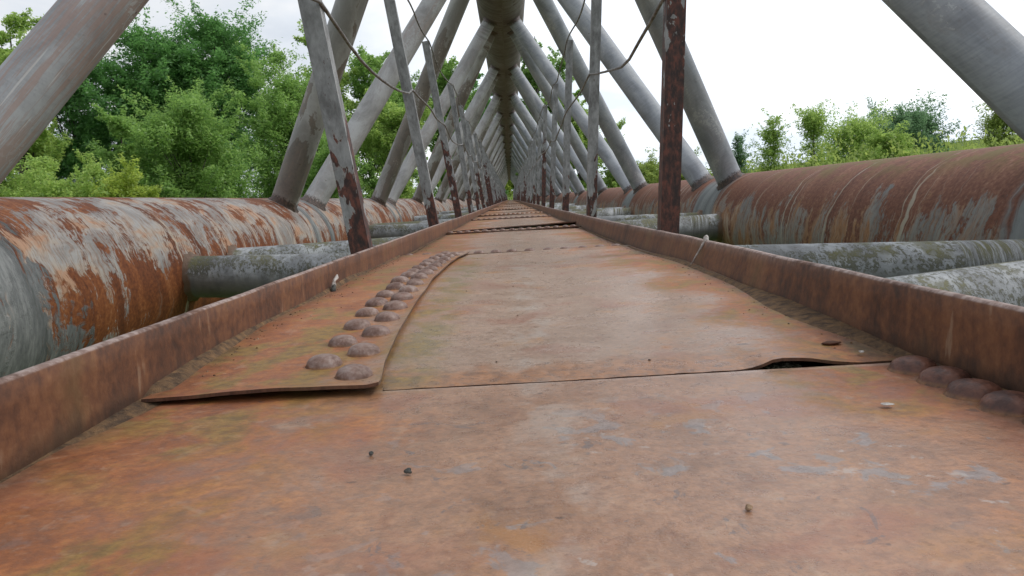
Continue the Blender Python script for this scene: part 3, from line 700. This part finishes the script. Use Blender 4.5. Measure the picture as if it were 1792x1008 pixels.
# raised edge plates
def edge_plate(side):
    ys = sorted(set([round(v, 3) for v in list(np.arange(-1.2, 8, .05))+list(np.arange(8, Y1+.2, .4))])); V = []; wv = Wob(60+side); wh = Wob(64+side)
    wd = Wob(70+side)
    prof = []
    th = .011
    for y in ys:
        xo = .0035*wv(y*.5); zo = .003*wh(y*.55)+.0008*wd(y*9, 0, 1)
        if side < 0:
            xb, xt = XL, XL+.001
        else:
            nb = min(max((1.25-y)/.55, 0), 1); xb, xt = XRb+.026*nb*nb*(3-2*nb), XRt-.004
            xo += .006*math.exp(-((y-2.0)/.6)**2)-.004*math.exp(-((y-3.0)/.6)**2)
        o_ = side
        P = [(xb, -.200), (xb+(xt-xb)*.45, -.165), (xb+(xt-xb)*.8, -.132), (xt-o_*.0005, FTZ-.003), (xt+o_*.0025, FTZ-.0004), (xt+o_*(th-.003), FTZ), (xt+o_*th, FTZ-.003), (xt+o_*(th), -.150), (xb+o_*th, -.205)]
        for x, z in P: V.append((x+xo, y, z+(zo if z > -.19 else 0)))
    m_ = len(P); Fc = []
    for i in range(len(ys)-1):
        for j in range(m_):
            a = i*m_+j; b_ = i*m_+(j+1) % m_; q = (a, b_, b_+m_, a+m_); Fc.append(q if side < 0 else q[::-1])
    Fc.append(tuple(range(m_))); Fc.append(tuple(range((len(ys)-1)*m_, len(ys)*m_)))
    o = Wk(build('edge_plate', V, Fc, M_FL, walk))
    # dirt packed in the corner
    wg = Wob(80+side); ys2 = list(np.arange(-.6, 9, .02)); V = []
    xb = XL if side < 0 else XRb
    for y in ys2:
        wdt = .008*max(.1, 1+.9*wg(y*2.2)+.35*wg(y*11)) + (.030*math.exp(-((y-1.0)/.17)**2) if side > 0 else .012*math.exp(-((y-.8)/.2)**2))
        hgt = .0045*max(.15, 1+.8*wg(y*3.1, 4))
        xb = XL if side < 0 else XRb+.026*min(max((1.25-y)/.55, 0), 1)**1.3
        zb = DZ+.0005 if y < .745 else (z_mid(.9, 0, xb, y) if side > 0 else z_left(.05, 0, xb, y)) if y < 2.5 else DZ+.004
        for k, (fx, fz) in enumerate(((-.3, 1.0), (.25, .75), (.6, .3), (1.0, -.12))):
            V.append((xb-side*wdt*fx, y, zb+hgt*fz+.0006*wg(y*30, k)))
    Wk(build('packed_dirt', V, gridfaces(len(ys2), 4, 0, side < 0), M_GRIME, walk))
edge_plate(-1); edge_plate(1)
# stringers that carry the plates on the braces
for x in (-.30, .30):
    V, Fc = [], []
    for y in (-1.2, Y1):
        for dx, dz in ((-.03, -.2055), (.03, -.2055), (.03, -.1905), (-.03, -.1905)): V.append((x+dx, y, dz))
    Fc = [(0, 1, 5, 4), (1, 2, 6, 5), (2, 3, 7, 6), (3, 0, 4, 7), (3, 2, 1, 0), (4, 5, 6, 7)]
    Wk(build('stringer', V, Fc, M_STR, walk, smooth=False))

# ------------------------------------------------------------------ railings
def angle_mesh(side, top, seed):
    g = Wob(seed); w_, th = .052, .006; V, Fc = [], []
    P = [(0, 0), (side*w_, 0), (side*w_, th), (side*th, th), (side*th, w_), (0, w_)]   # leg facing the camera, leg along the bridge
    zs = np.linspace(-.09, top, 22)
    for z in zs:
        for x, y in P: V.append((x+.0018*g(z*3), y+.0018*g(z*3, 5), z))
    n = len(P)
    for i in range(len(zs)-1):
        for k in range(n):
            a = i*n+k; b_ = i*n+(k+1) % n; q = (a, b_, b_+n, a+n); Fc.append(q if side > 0 else q[::-1])
    Fc.append(tuple(range(n))[::-1]); Fc.append(tuple(range((len(zs)-1)*n, len(zs)*n)))
    return V, Fc
am = {}
for s in (-1, 1):
    for v in range(3):
        V, Fc = angle_mesh(s, 1.30+.02*v, 90+v+s); o = build('post', V, Fc, M_PO, smooth=False); am[s, v] = o.data; bpy.data.objects.remove(o)
for s in (-1, 1):
    rl = thing('railing', ('long railing of outward leaning grey iron posts along the left edge of the walkway' if s < 0 else
               'long railing along the right edge, its nearest iron post almost wholly rusted'), 'railing', (0, 0, 0))
    n = 0; y = 2.05 if s < 0 else 2.16; tops = []
    while y < Y1-1:
        o = bpy.data.objects.new('post', am[s, n % 3]); COL.objects.link(o); o.parent = rl
        x = XL-.013 if s < 0 else XRt+.010
        lean = (R(7.2)+random.uniform(-.02, .02)) if s < 0 else (R(4.2)+random.uniform(-.02, .02))
        fwd = random.uniform(-.015, .015)
        if n == 0: lean = R(7.4) if s < 0 else R(3.4); fwd = 0
        o.location = (x, y, FTZ); o.rotation_euler = (fwd, s*lean, 0)
        rust = random.choice((.05, .12, .2, .28, .33, .45, .7))
        if s < 0 and n < 4: rust = (.20, .12, .48, .16)[n]
        if s > 0 and n < 4: rust = (.60, .10, .22, .18)[n]
        o.color = (rust, 0, 0, 1)
        ax = Vector((math.sin(s*lean), -math.sin(fwd), math.cos(lean)))
        tops.append((Vector((x, y, FTZ)), ax, 1.30+.02*(n % 3)))
        y += (1.97 if s < 0 else 2.08)+random.uniform(-.05, .05); n += 1
    # wires tied from post to post
    for lev in (0, 1):
        pts = []; g = random.Random(5+lev+s)
        pr_, ax, tp = tops[0]; hts = []
        for i, (b0, ax, tp) in enumerate(tops):
            h = tp-.012 if lev else .70+g.uniform(-.015, .03)
            if not lev and i == 0: h = .64
            if not lev and s > 0 and i in (1, 2): h = .745
            hts.append(b0+ax*h+Vector((-s*.004, -.006, 0)))
        first = hts[0]-(hts[1]-hts[0])*1.0 + Vector((0, 0, -.02)); hts.insert(0, first)
        for i in range(len(hts)-1):
            a, b_ = hts[i], hts[i+1]; sag = g.uniform(.02, .08) if not (lev and s > 0) else g.uniform(.03, .10)
            kx = g.uniform(.3, .7); kz = g.uniform(-.03, .03)
            nn = 10 if i < 14 else 4
            for j in range(nn):
                u = j/nn; p = a.lerp(b_, u)
                sg = 4*u*(1-u)*sag; bend = (1-abs(u-kx)/max(kx, 1-kx))
                if s > 0 and not lev and i == 1:          # the bent rod before the second right post
                    sg = .11*(1-abs(u-.34)/.66 if u > .34 else u/.34); bend = 0
                p.z -= sg; p.z += kz*bend; p.x += .012*math.sin(i*3+u*6)*u*(1-u)*4; pts.append(p)
        pts.append(hts[-1])
        V, Fc = tube_path(pts, .0054, 8); build('wire', V, Fc, M_WI, rl)

# ------------------------------------------------------------------ small litter on the walkway
def lump(name, loc, rad, m, seed, flat=.6, stretch=1.0):
    g = Wob(seed); V, Fc = [], []; nr, ns = 8, 12
    for i in range(nr+1):
        a = math.pi*i/nr
        for k in range(ns):
            p = 2*math.pi*k/ns; d = (math.sin(a)*math.cos(p), math.sin(a)*math.sin(p), math.cos(a)); r = rad*(1+.28*g(d[0]*1.2, d[1]*1.2+d[2], 1))
            V.append((d[0]*r*stretch, d[1]*r, d[2]*r*flat))
    for i in range(nr):
        for k in range(ns):
            a = i*ns+k; b_ = i*ns+(k+1) % ns; Fc.append((a, a+ns, b_+ns, b_))
    o = build(name, V, Fc, m); o.location = loc; return o
def on_deck(px, py, z=DZ): a, b_ = ray(px, py); return a*z/b_, z/b_
for (px, py, rd, m, lab) in ((714, 829, .0026, M_STONE, 'tiny dark pebble left of the middle of the nearest plate'), (650, 796, .0018, M_STONE, 'small brown crumb behind the dark pebble on the nearest plate'),
                         (1311, 893, .0022, M_TAN, 'tan grit grain lying right of the middle of the nearest plate')):
    x, y = on_deck(px, py); tag(lump('pebble', (x, y, DZ+rd*.7), rd, m, int(px), .75), lab, 'pebble')
x, y = on_deck(1455, 596, -.172); tag(lump('rust_flake', (x, y, z_mid(.85, .1, x, y)+.002), .0065, M_STR, 5, .35, 1.5), 'dark curled rust flake beside the packed dirt before the right edge plate', 'flake')
x, y = on_deck(1508, 610, -.172); tag(lump('paint_flake', (x, y, z_mid(.85, .1, x, y)+.004), .0028, M_WHITE, 9, .4), 'small white paint flake on the packed dirt by the right edge plate', 'flake')
x, y = on_deck(1553, 712); tag(lump('paint_flake', (x, y, DZ+.0025), .0038, M_WHITE, 12, .2, 1.4), 'white paint chip on the nearest plate in front of the right rivets', 'flake')
x, y = on_deck(1385, 645, -.174); tag(lump('moss_clump', (.272, .788, DZ-.006), .021, M_MOSSY, 15, .26, 1.0), 'grey green moss clump in the gap under the buckled plate corner', 'moss')
gp = []
for i in range(420):
    sd_ = random.choice((-1, 1)); y = random.uniform(.42, 1)**1.6*3.2; wd = abs(random.gauss(0, .022))+.004
    if random.random() < .16: wd = random.uniform(.03, .5)
    if sd_ < 0: x = XL+.006+wd
    else: x = XRb+.026*min(max((1.25-y)/.55, 0), 1)**1.3-.006-wd
    if y > 2.4: z = DZ+.004
    elif y < .74 or (x < -.15 and y < .722): z = DZ
    elif x < lap_x(y)-.01: z = z_left((x-XE0)/max(lap_x(y)-XE0, .01), 0, x, y)
    elif x < lap_x(y)+.02: continue
    else: z = z_mid((x+.2)/.6, 0, x, y)
    if .72 < y < .80: continue
    r0 = random.uniform(.0007, .0019); vs = [Vector((random.gauss(0, 1), random.gauss(0, 1), random.gauss(0, .7))).normalized()*r0*random.uniform(.7, 1.3) for _ in range(6)]
    P = [(x+r0, y, z+.2*r0), (x, y+r0*.8, z), (x-r0*1.1, y, z+.1*r0), (x, y-r0, z), (x+vs[0].x*.4, y+vs[0].y*.4, z+r0*.95)]
    gp.append((P, [(0, 1, 4), (1, 2, 4), (2, 3, 4), (3, 0, 4)]))
V, Fc = merge(gp); o = build('grit', V, Fc, M_GRIT, smooth=False); o['kind'] = 'stuff'
# dropping on the right edge, with its dried run down the inner face
yy = 1.62; V1 = lump('bird_dropping', (XRt+.001, yy, FTZ+.004), .0062, M_WHITE, 18, 1.5); tag(V1, 'whitish bird dropping on top of the right edge plate with a dried run', 'dropping')
pts = [(XRt-.0035-.0001*i-(XRt-XRb)*min(i/14, 1)*.9, yy+.001*math.sin(i), FTZ-.002-.0035*i) for i in range(14)]
V, Fc = tube_path([Vector(p)-Vector((XRt+.001, yy, FTZ+.004)) for p in pts], [.0026*(1-.05*i) for i in range(14)], 8); build('dried_run', V, Fc, M_WHITE, V1)
# torn scrap caught on the left edge plate
a, b_ = ray(578, 496); yy = (XL+.004)/a; zz_ = b_*yy
scp = thing('paint_scrap', 'torn black and white scrap stuck at the foot of the left edge plate', 'scrap', (XL+.006, yy, zz_-.012))
V, Fc = tube_path([(0, 0, 0), (.004, .004, .008), (.003, .012, .016), (.008, .018, .022), (.006, .03, .026)], [.003, .005, .003, .004, .001], 6); build('white_shred', V, Fc, M_WHITE, scp)
V, Fc = tube_path([(.002, -.012, -.012), (.004, -.006, -.004), (.005, 0, .006), (.006, .006, .012)], [.002, .006, .004, .001], 6); build('black_shred', V, Fc, M_STONE, scp)

# ------------------------------------------------------------------ trees and undergrowth
def leaves(name, C, size, m, parent, squash=.6, up=.9):
    """C: (n,3) leaf centres -> one mesh of little folded leaf faces"""
    n = len(C)
    d = rng.normal(size=(n, 3)); d[:, 2] *= squash; d /= np.linalg.norm(d, axis=1, keepdims=True)
    nn = rng.normal(size=(n, 3)); nn[:, 2] += up*2; nn -= d*(nn*d).sum(1, keepdims=True); nn /= np.linalg.norm(nn, axis=1, keepdims=True)
    s = np.cross(d, nn); L = (size*rng.uniform(.6, 1.35, n))[:, None]; Wd = L*rng.uniform(.32, .5, (n, 1))
    V = np.empty((n, 4, 3)); V[:, 0] = C-d*L*.5; V[:, 1] = C+s*Wd*.5+nn*L*.06; V[:, 2] = C+d*L*.5; V[:, 3] = C-s*Wd*.5+nn*L*.06
    me = bpy.data.meshes.new(name); me.vertices.add(4*n); me.vertices.foreach_set('co', V.astype(np.float32).ravel())
    me.loops.add(4*n); me.loops.foreach_set('vertex_index', np.arange(4*n, dtype=np.int32))
    me.polygons.add(n); me.polygons.foreach_set('loop_start', np.arange(0, 4*n, 4, dtype=np.int32))
    at = me.attributes.new('leaf', 'FLOAT', 'FACE'); at.data.foreach_set('value', rng.uniform(0, 1, n).astype(np.float32))
    me.update(calc_edges=True); me.materials.append(m)
    o = bpy.data.objects.new(name, me); COL.objects.link(o)
    if parent: o.parent = parent
    return o
def tree(name, label, px, top, Y, wpx, m, n=6000, kind='round', leaf=.17, clumps=70, low=.12, group=None):
    a, b_ = ray(px, top); X = a*Y; zt = b_*Y; g0 = ground_z(X, Y); H = zt-g0; Wd = wpx/1350*math.hypot(X, Y)/max(math.cos(math.atan(a)), .5)
    Wd = wpx/1350*Y
    th = thing(name, label, 'tree' if H > 4.5 else 'bush', (X, Y, g0), group)
    pr = random.Random(int(px*7+top))
    C = []; cl = []
    ph = [pr.uniform(0, 6.28) for _ in range(6)]
    lean = (pr.uniform(-.04, .04)*H, pr.uniform(-.04, .04)*H)
    # a few leaders give an uneven top
    lead = [(0, 0, 1.0)]+[(pr.uniform(-.30, .30)*Wd, pr.uniform(-.30, .30)*Wd, pr.uniform(.80, .99)) for _ in range(4 if kind != 'slim' else 1)]
    for _ in range(clumps):
        lx, ly, lh = pr.choice(lead)
        v = pr.random()**.62; v = low+(1-low)*v
        if kind == 'poplar': prof = (.62+.38*math.sin(math.pi*min(v*1.1, 1)))*(1.0 if v < .7 else math.sqrt(max(.05, 1-((v-.7)/.34)**2)))
        elif kind == 'cone': prof = (1-v)**.75*1.08+.05
        elif kind == 'slim': prof = (1-v)**.6*.8*(.55+.45*math.sin(v*19+ph[0]))+.08
        else: prof = math.sqrt(max(0, 1-(2*(v-low)/(1-low)*.94-.80)**2*.58)) if v < 1 else .2
        if kind == 'round': prof *= 1 if v < .72 else max(.22, 1-((v-.72)/.30)**2)
        an = pr.uniform(0, 6.28); an_m = 1+.20*math.sin(an*2+ph[1]+v*5)+.16*math.sin(an*3+ph[2]-v*7)
        r = Wd/2*prof*an_m*pr.uniform(.25, 1)**.55*(.72 if (lx or ly) else 1.0)
        cz = H*v*lh; f = min(v*1.4, 1)
        p = (lx*f+r*math.cos(an)+lean[0]*v, ly*f+r*math.sin(an)+lean[1]*v, cz)
        sz = (Wd*.095+.12)*pr.uniform(.6, 1.45); cl.append((p, sz))
        k = int(n/clumps*pr.uniform(.5, 1.5)*(sz/(Wd*.095+.12))*4.2)
        q = rng.normal(size=(k, 3)); q /= np.linalg.norm(q, axis=1, keepdims=True)+1e-6; q *= (rng.uniform(.2, 1, (k, 1))**.5)*sz*1.3; q[:, 2] *= .72
        C.append(np.array(p)+q)
        for _s in range(2):                                      # sprays reaching outwards
            dv = np.array((math.cos(an), math.sin(an), pr.uniform(.1, 1.1))); kk = max(4, k//8)
            u = rng.uniform(0, 1, (kk, 1)); C.append(np.array(p)+dv*sz*(1+1.3*u)+rng.normal(size=(kk, 3))*sz*.16)
    C = np.concatenate(C); C = C[C[:, 2] > .05]
    leaves('crown', C, leaf*.70, m, th)
    parts = []
    tr = max(.03, H*.014)
    pts = [(lean[0]*u+.02*H*math.sin(u*5+ph[3])*u*.4, lean[1]*u, H*.93*u-.2*(u == 0)) for u in np.linspace(0, 1, 9)]
    parts.append(tube_path(pts, [tr*(1.25-1.1*u) for u in np.linspace(0, 1, 9)], 8))
    for (p, sz) in pr.sample(cl, min(16, len(cl))):
        z0 = p[2]*pr.uniform(.5, .8); u = z0/(H*.93); A = Vector((lean[0]*u, lean[1]*u, z0)); Bp = Vector(p); mid_ = A.lerp(Bp, .5)+Vector((0, 0, -.03*H*pr.random()))
        parts.append(tube_path([A, mid_, Bp], [tr*.42*(1.1-u*.8), tr*.28*(1.1-u*.8), tr*.09], 5))
    V, Fc = merge(parts); build('trunk', V, Fc, M_BARK, th)
    return th
T = tree
LT = 'trees left of the bridge'; RT = 'trees and bushes right of the bridge'; AT = 'trees flanking the far part of the bridge'
T('poplar_tree', 'dark green poplar with the highest crown behind the left pipe', 378, 30, 40, 170, L_DARK, 20000, 'poplar', .25, 170, .05, LT)
T('poplar_tree', 'dark green poplar just left of the highest poplar', 238, 46, 38, 150, L_DARK, 18000, 'poplar', .25, 160, .05, LT)
T('poplar_tree', 'dark poplar mostly hidden behind the nearest left diagonal tube', 120, 80, 38, 170, L_DARK, 14000, 'poplar', .25, 140, .05, LT)
T('poplar_tree', 'yellow green tree top at the far left edge of the photo', 8, 30, 33, 90, L_LIGHT, 9000, 'poplar', .23, 70, .1, LT)
T('willow_bush', 'broad olive green bushy tree in front of the highest poplar', 315, 172, 27, 170, L_MID, 15000, 'round', .17, 110, .02, LT)
T('willow_tree', 'tall pale green willow beside the second left diagonal pair', 472, 86, 33, 140, L_MID, 17000, 'round', .19, 120, .03, LT)
T('slender_tree', 'slender pale sapling left of the broad olive bush', 205, 195, 25, 60, L_MID, 4500, 'slim', .17, 50, .05, LT)
T('bush', 'low light green bush under the nearest left diagonal tube', 92, 286, 20, 140, L_LIGHT, 8000, 'round', .14, 75, 0, LT)
T('bush', 'low yellow green bush in front of the broad olive bush', 232, 288, 20, 95, L_YEL, 6000, 'cone', .14, 60, 0, LT)
T('bush', 'pale bush between the two low bushes at the left pipe', 165, 278, 22, 60, L_LIGHT, 4500, 'cone', .14, 45, 0, LT)
T('bush', 'pale leafy bush at the far left edge behind the left pipe', 10, 288, 20, 80, L_LIGHT, 5000, 'round', .14, 50, 0, LT)
T('birch_tree', 'light green thin topped tree behind the steep second left diagonal', 552, 72, 44, 90, L_LIGHT, 9000, 'poplar', .24, 70, .1, LT)
T('poplar_tree', 'mid green tree seen between the second pair of left diagonals', 632, 108, 46, 100, L_MID, 11000, 'poplar', .26, 80, .05, LT)
T('willow_bush', 'olive bush filling the gap right of the pale willow', 560, 235, 30, 120, L_MID, 9000, 'round', .17, 80, 0, LT)
T('willow_bush', 'light green bush seen between the left posts', 680, 190, 40, 100, L_LIGHT, 10000, 'round', .22, 80, 0, LT)
T('poplar_tree', 'green tree rising behind the third left diagonal pair', 700, 128, 56, 90, L_MID, 9000, 'poplar', .3, 70, .05, LT)
T('poplar_tree', 'tree top left of the upper pipe behind the left diagonals', 772, 105, 66, 85, L_MID, 9000, 'poplar', .34, 70, .05, AT)
T('poplar_tree', 'tree top nearest the left side of the upper pipe', 832, 130, 80, 70, L_DARK, 8000, 'poplar', .38, 70, .05, AT)
T('poplar_tree', 'tall tree top showing right beside the upper pipe', 928, 38, 62, 58, L_MID, 7000, 'poplar', .3, 60, .1, AT)
T('poplar_tree', 'smaller tree right of the upper pipe behind the right diagonals', 975, 95, 66, 62, L_MID, 7000, 'poplar', .32, 60, .08, AT)
T('poplar_tree', 'low tree behind the third right post', 1012, 175, 60, 60, L_LIGHT, 6000, 'round', .3, 55, .05, AT)
T('bush', 'loose light tree between the second and third right diagonals', 1070, 228, 50, 46, L_LIGHT, 4500, 'slim', .22, 50, .0, RT)
T('bush', 'low bright bush behind the second pair of right diagonals', 1130, 286, 42, 80, L_GRASS, 6000, 'round', .18, 60, 0, RT)
T('bush', 'low bright bush behind the rusted first right post', 1195, 280, 36, 70, L_GRASS, 5500, 'round', .17, 60, 0, RT)
T('sapling', 'thin bluish sapling right of the nearest right diagonal pair', 1290, 240, 34, 34, L_BLUE, 900, 'slim', .14, 30, .0, RT)
T('sapling', 'pointed young tree standing alone left of the right bush row', 1352, 203, 33, 58, L_LIGHT, 1500, 'slim', .15, 46, .0, RT)
T('sapling', 'pointed young tree joined to the left of the right bush row', 1425, 192, 32, 66, L_LIGHT, 1900, 'slim', .15, 50, .0, RT)
T('bush', 'light green bush in the middle of the right bush row', 1490, 214, 35, 100, L_LIGHT, 4200, 'round', .16, 80, 0, RT)
T('round_tree', 'round dark bluish green tree at the right end of the bush row', 1568, 190, 42, 118, L_BLUE, 9000, 'round', .2, 100, .02, RT)
T('bush', 'small yellow green bush in front of the round bluish tree', 1548, 236, 28, 60, L_LIGHT, 4000, 'cone', .15, 45, 0, RT)
T('bush', 'small lone dark bush on the grassy rise at right', 1656, 243, 50, 18, L_MID, 1200, 'cone', .2, 24, 0, RT)
T('poplar_tree', 'pale bush tree at the right edge beside the nearest right diagonal', 1765, 178, 36, 90, L_GRASS, 3200, 'slim', .17, 70, 0, RT)
T('willow_bush', 'bright green bush closing the view at the far end of the walkway', 889, 300, 150, 34, L_YEL, 7000, 'round', .5, 70, 0, AT)
T('poplar_tree', 'tall tree behind the bright bush at the far end', 905, 190, 175, 60, L_MID, 7000, 'poplar', .7, 70, 0, AT)
def mass(name, regions, size, m):
    Cs = []
    for (x0, x1, y0, y1, h, n) in regions:
        k = n//26; cx = rng.uniform(x0, x1, k); cy = rng.uniform(y0, y1, k); 
        for a_, b_ in zip(cx, cy):
            hh = h*rng.uniform(.35, 1.15); q = rng.normal(size=(26, 3))*np.array((.35, .35, .0))*max(.6, h*.35); q[:, 2] = hh*rng.uniform(.02, 1, 26)
            q[:, :2] *= (1.15-q[:, 2:3]/max(hh, .01)*.8); Cs.append(q+np.array((a_, b_, ground_z(a_, b_))))
    o = leaves(name, np.concatenate(Cs), size, m, None, 1.6); o['kind'] = 'stuff'; return o
mass('undergrowth', [(-26, -6, 13, 24, 1.6, 16000), (-34, -5, 24, 44, 2.6, 26000), (-24, -4, 44, 80, 3.2, 14000), (-14, -4, 80, 130, 3.5, 9000)], .19, L_MID)
mass('tall_weeds', [(7, 16, 16, 34, 1.2, 9000), (8, 30, 24, 44, 1.9, 34000), (5, 26, 44, 80, 1.7, 14000), (28, 70, 34, 90, 1.0, 30000), (4, 14, 80, 130, 2.5, 7000)], .17, L_GRASS)
mass('bank_plants', [(-5, 5, 3, 30, .8, 7000), (-4, 4, 123, 150, 1.6, 4000)], .14, L_LIGHT)
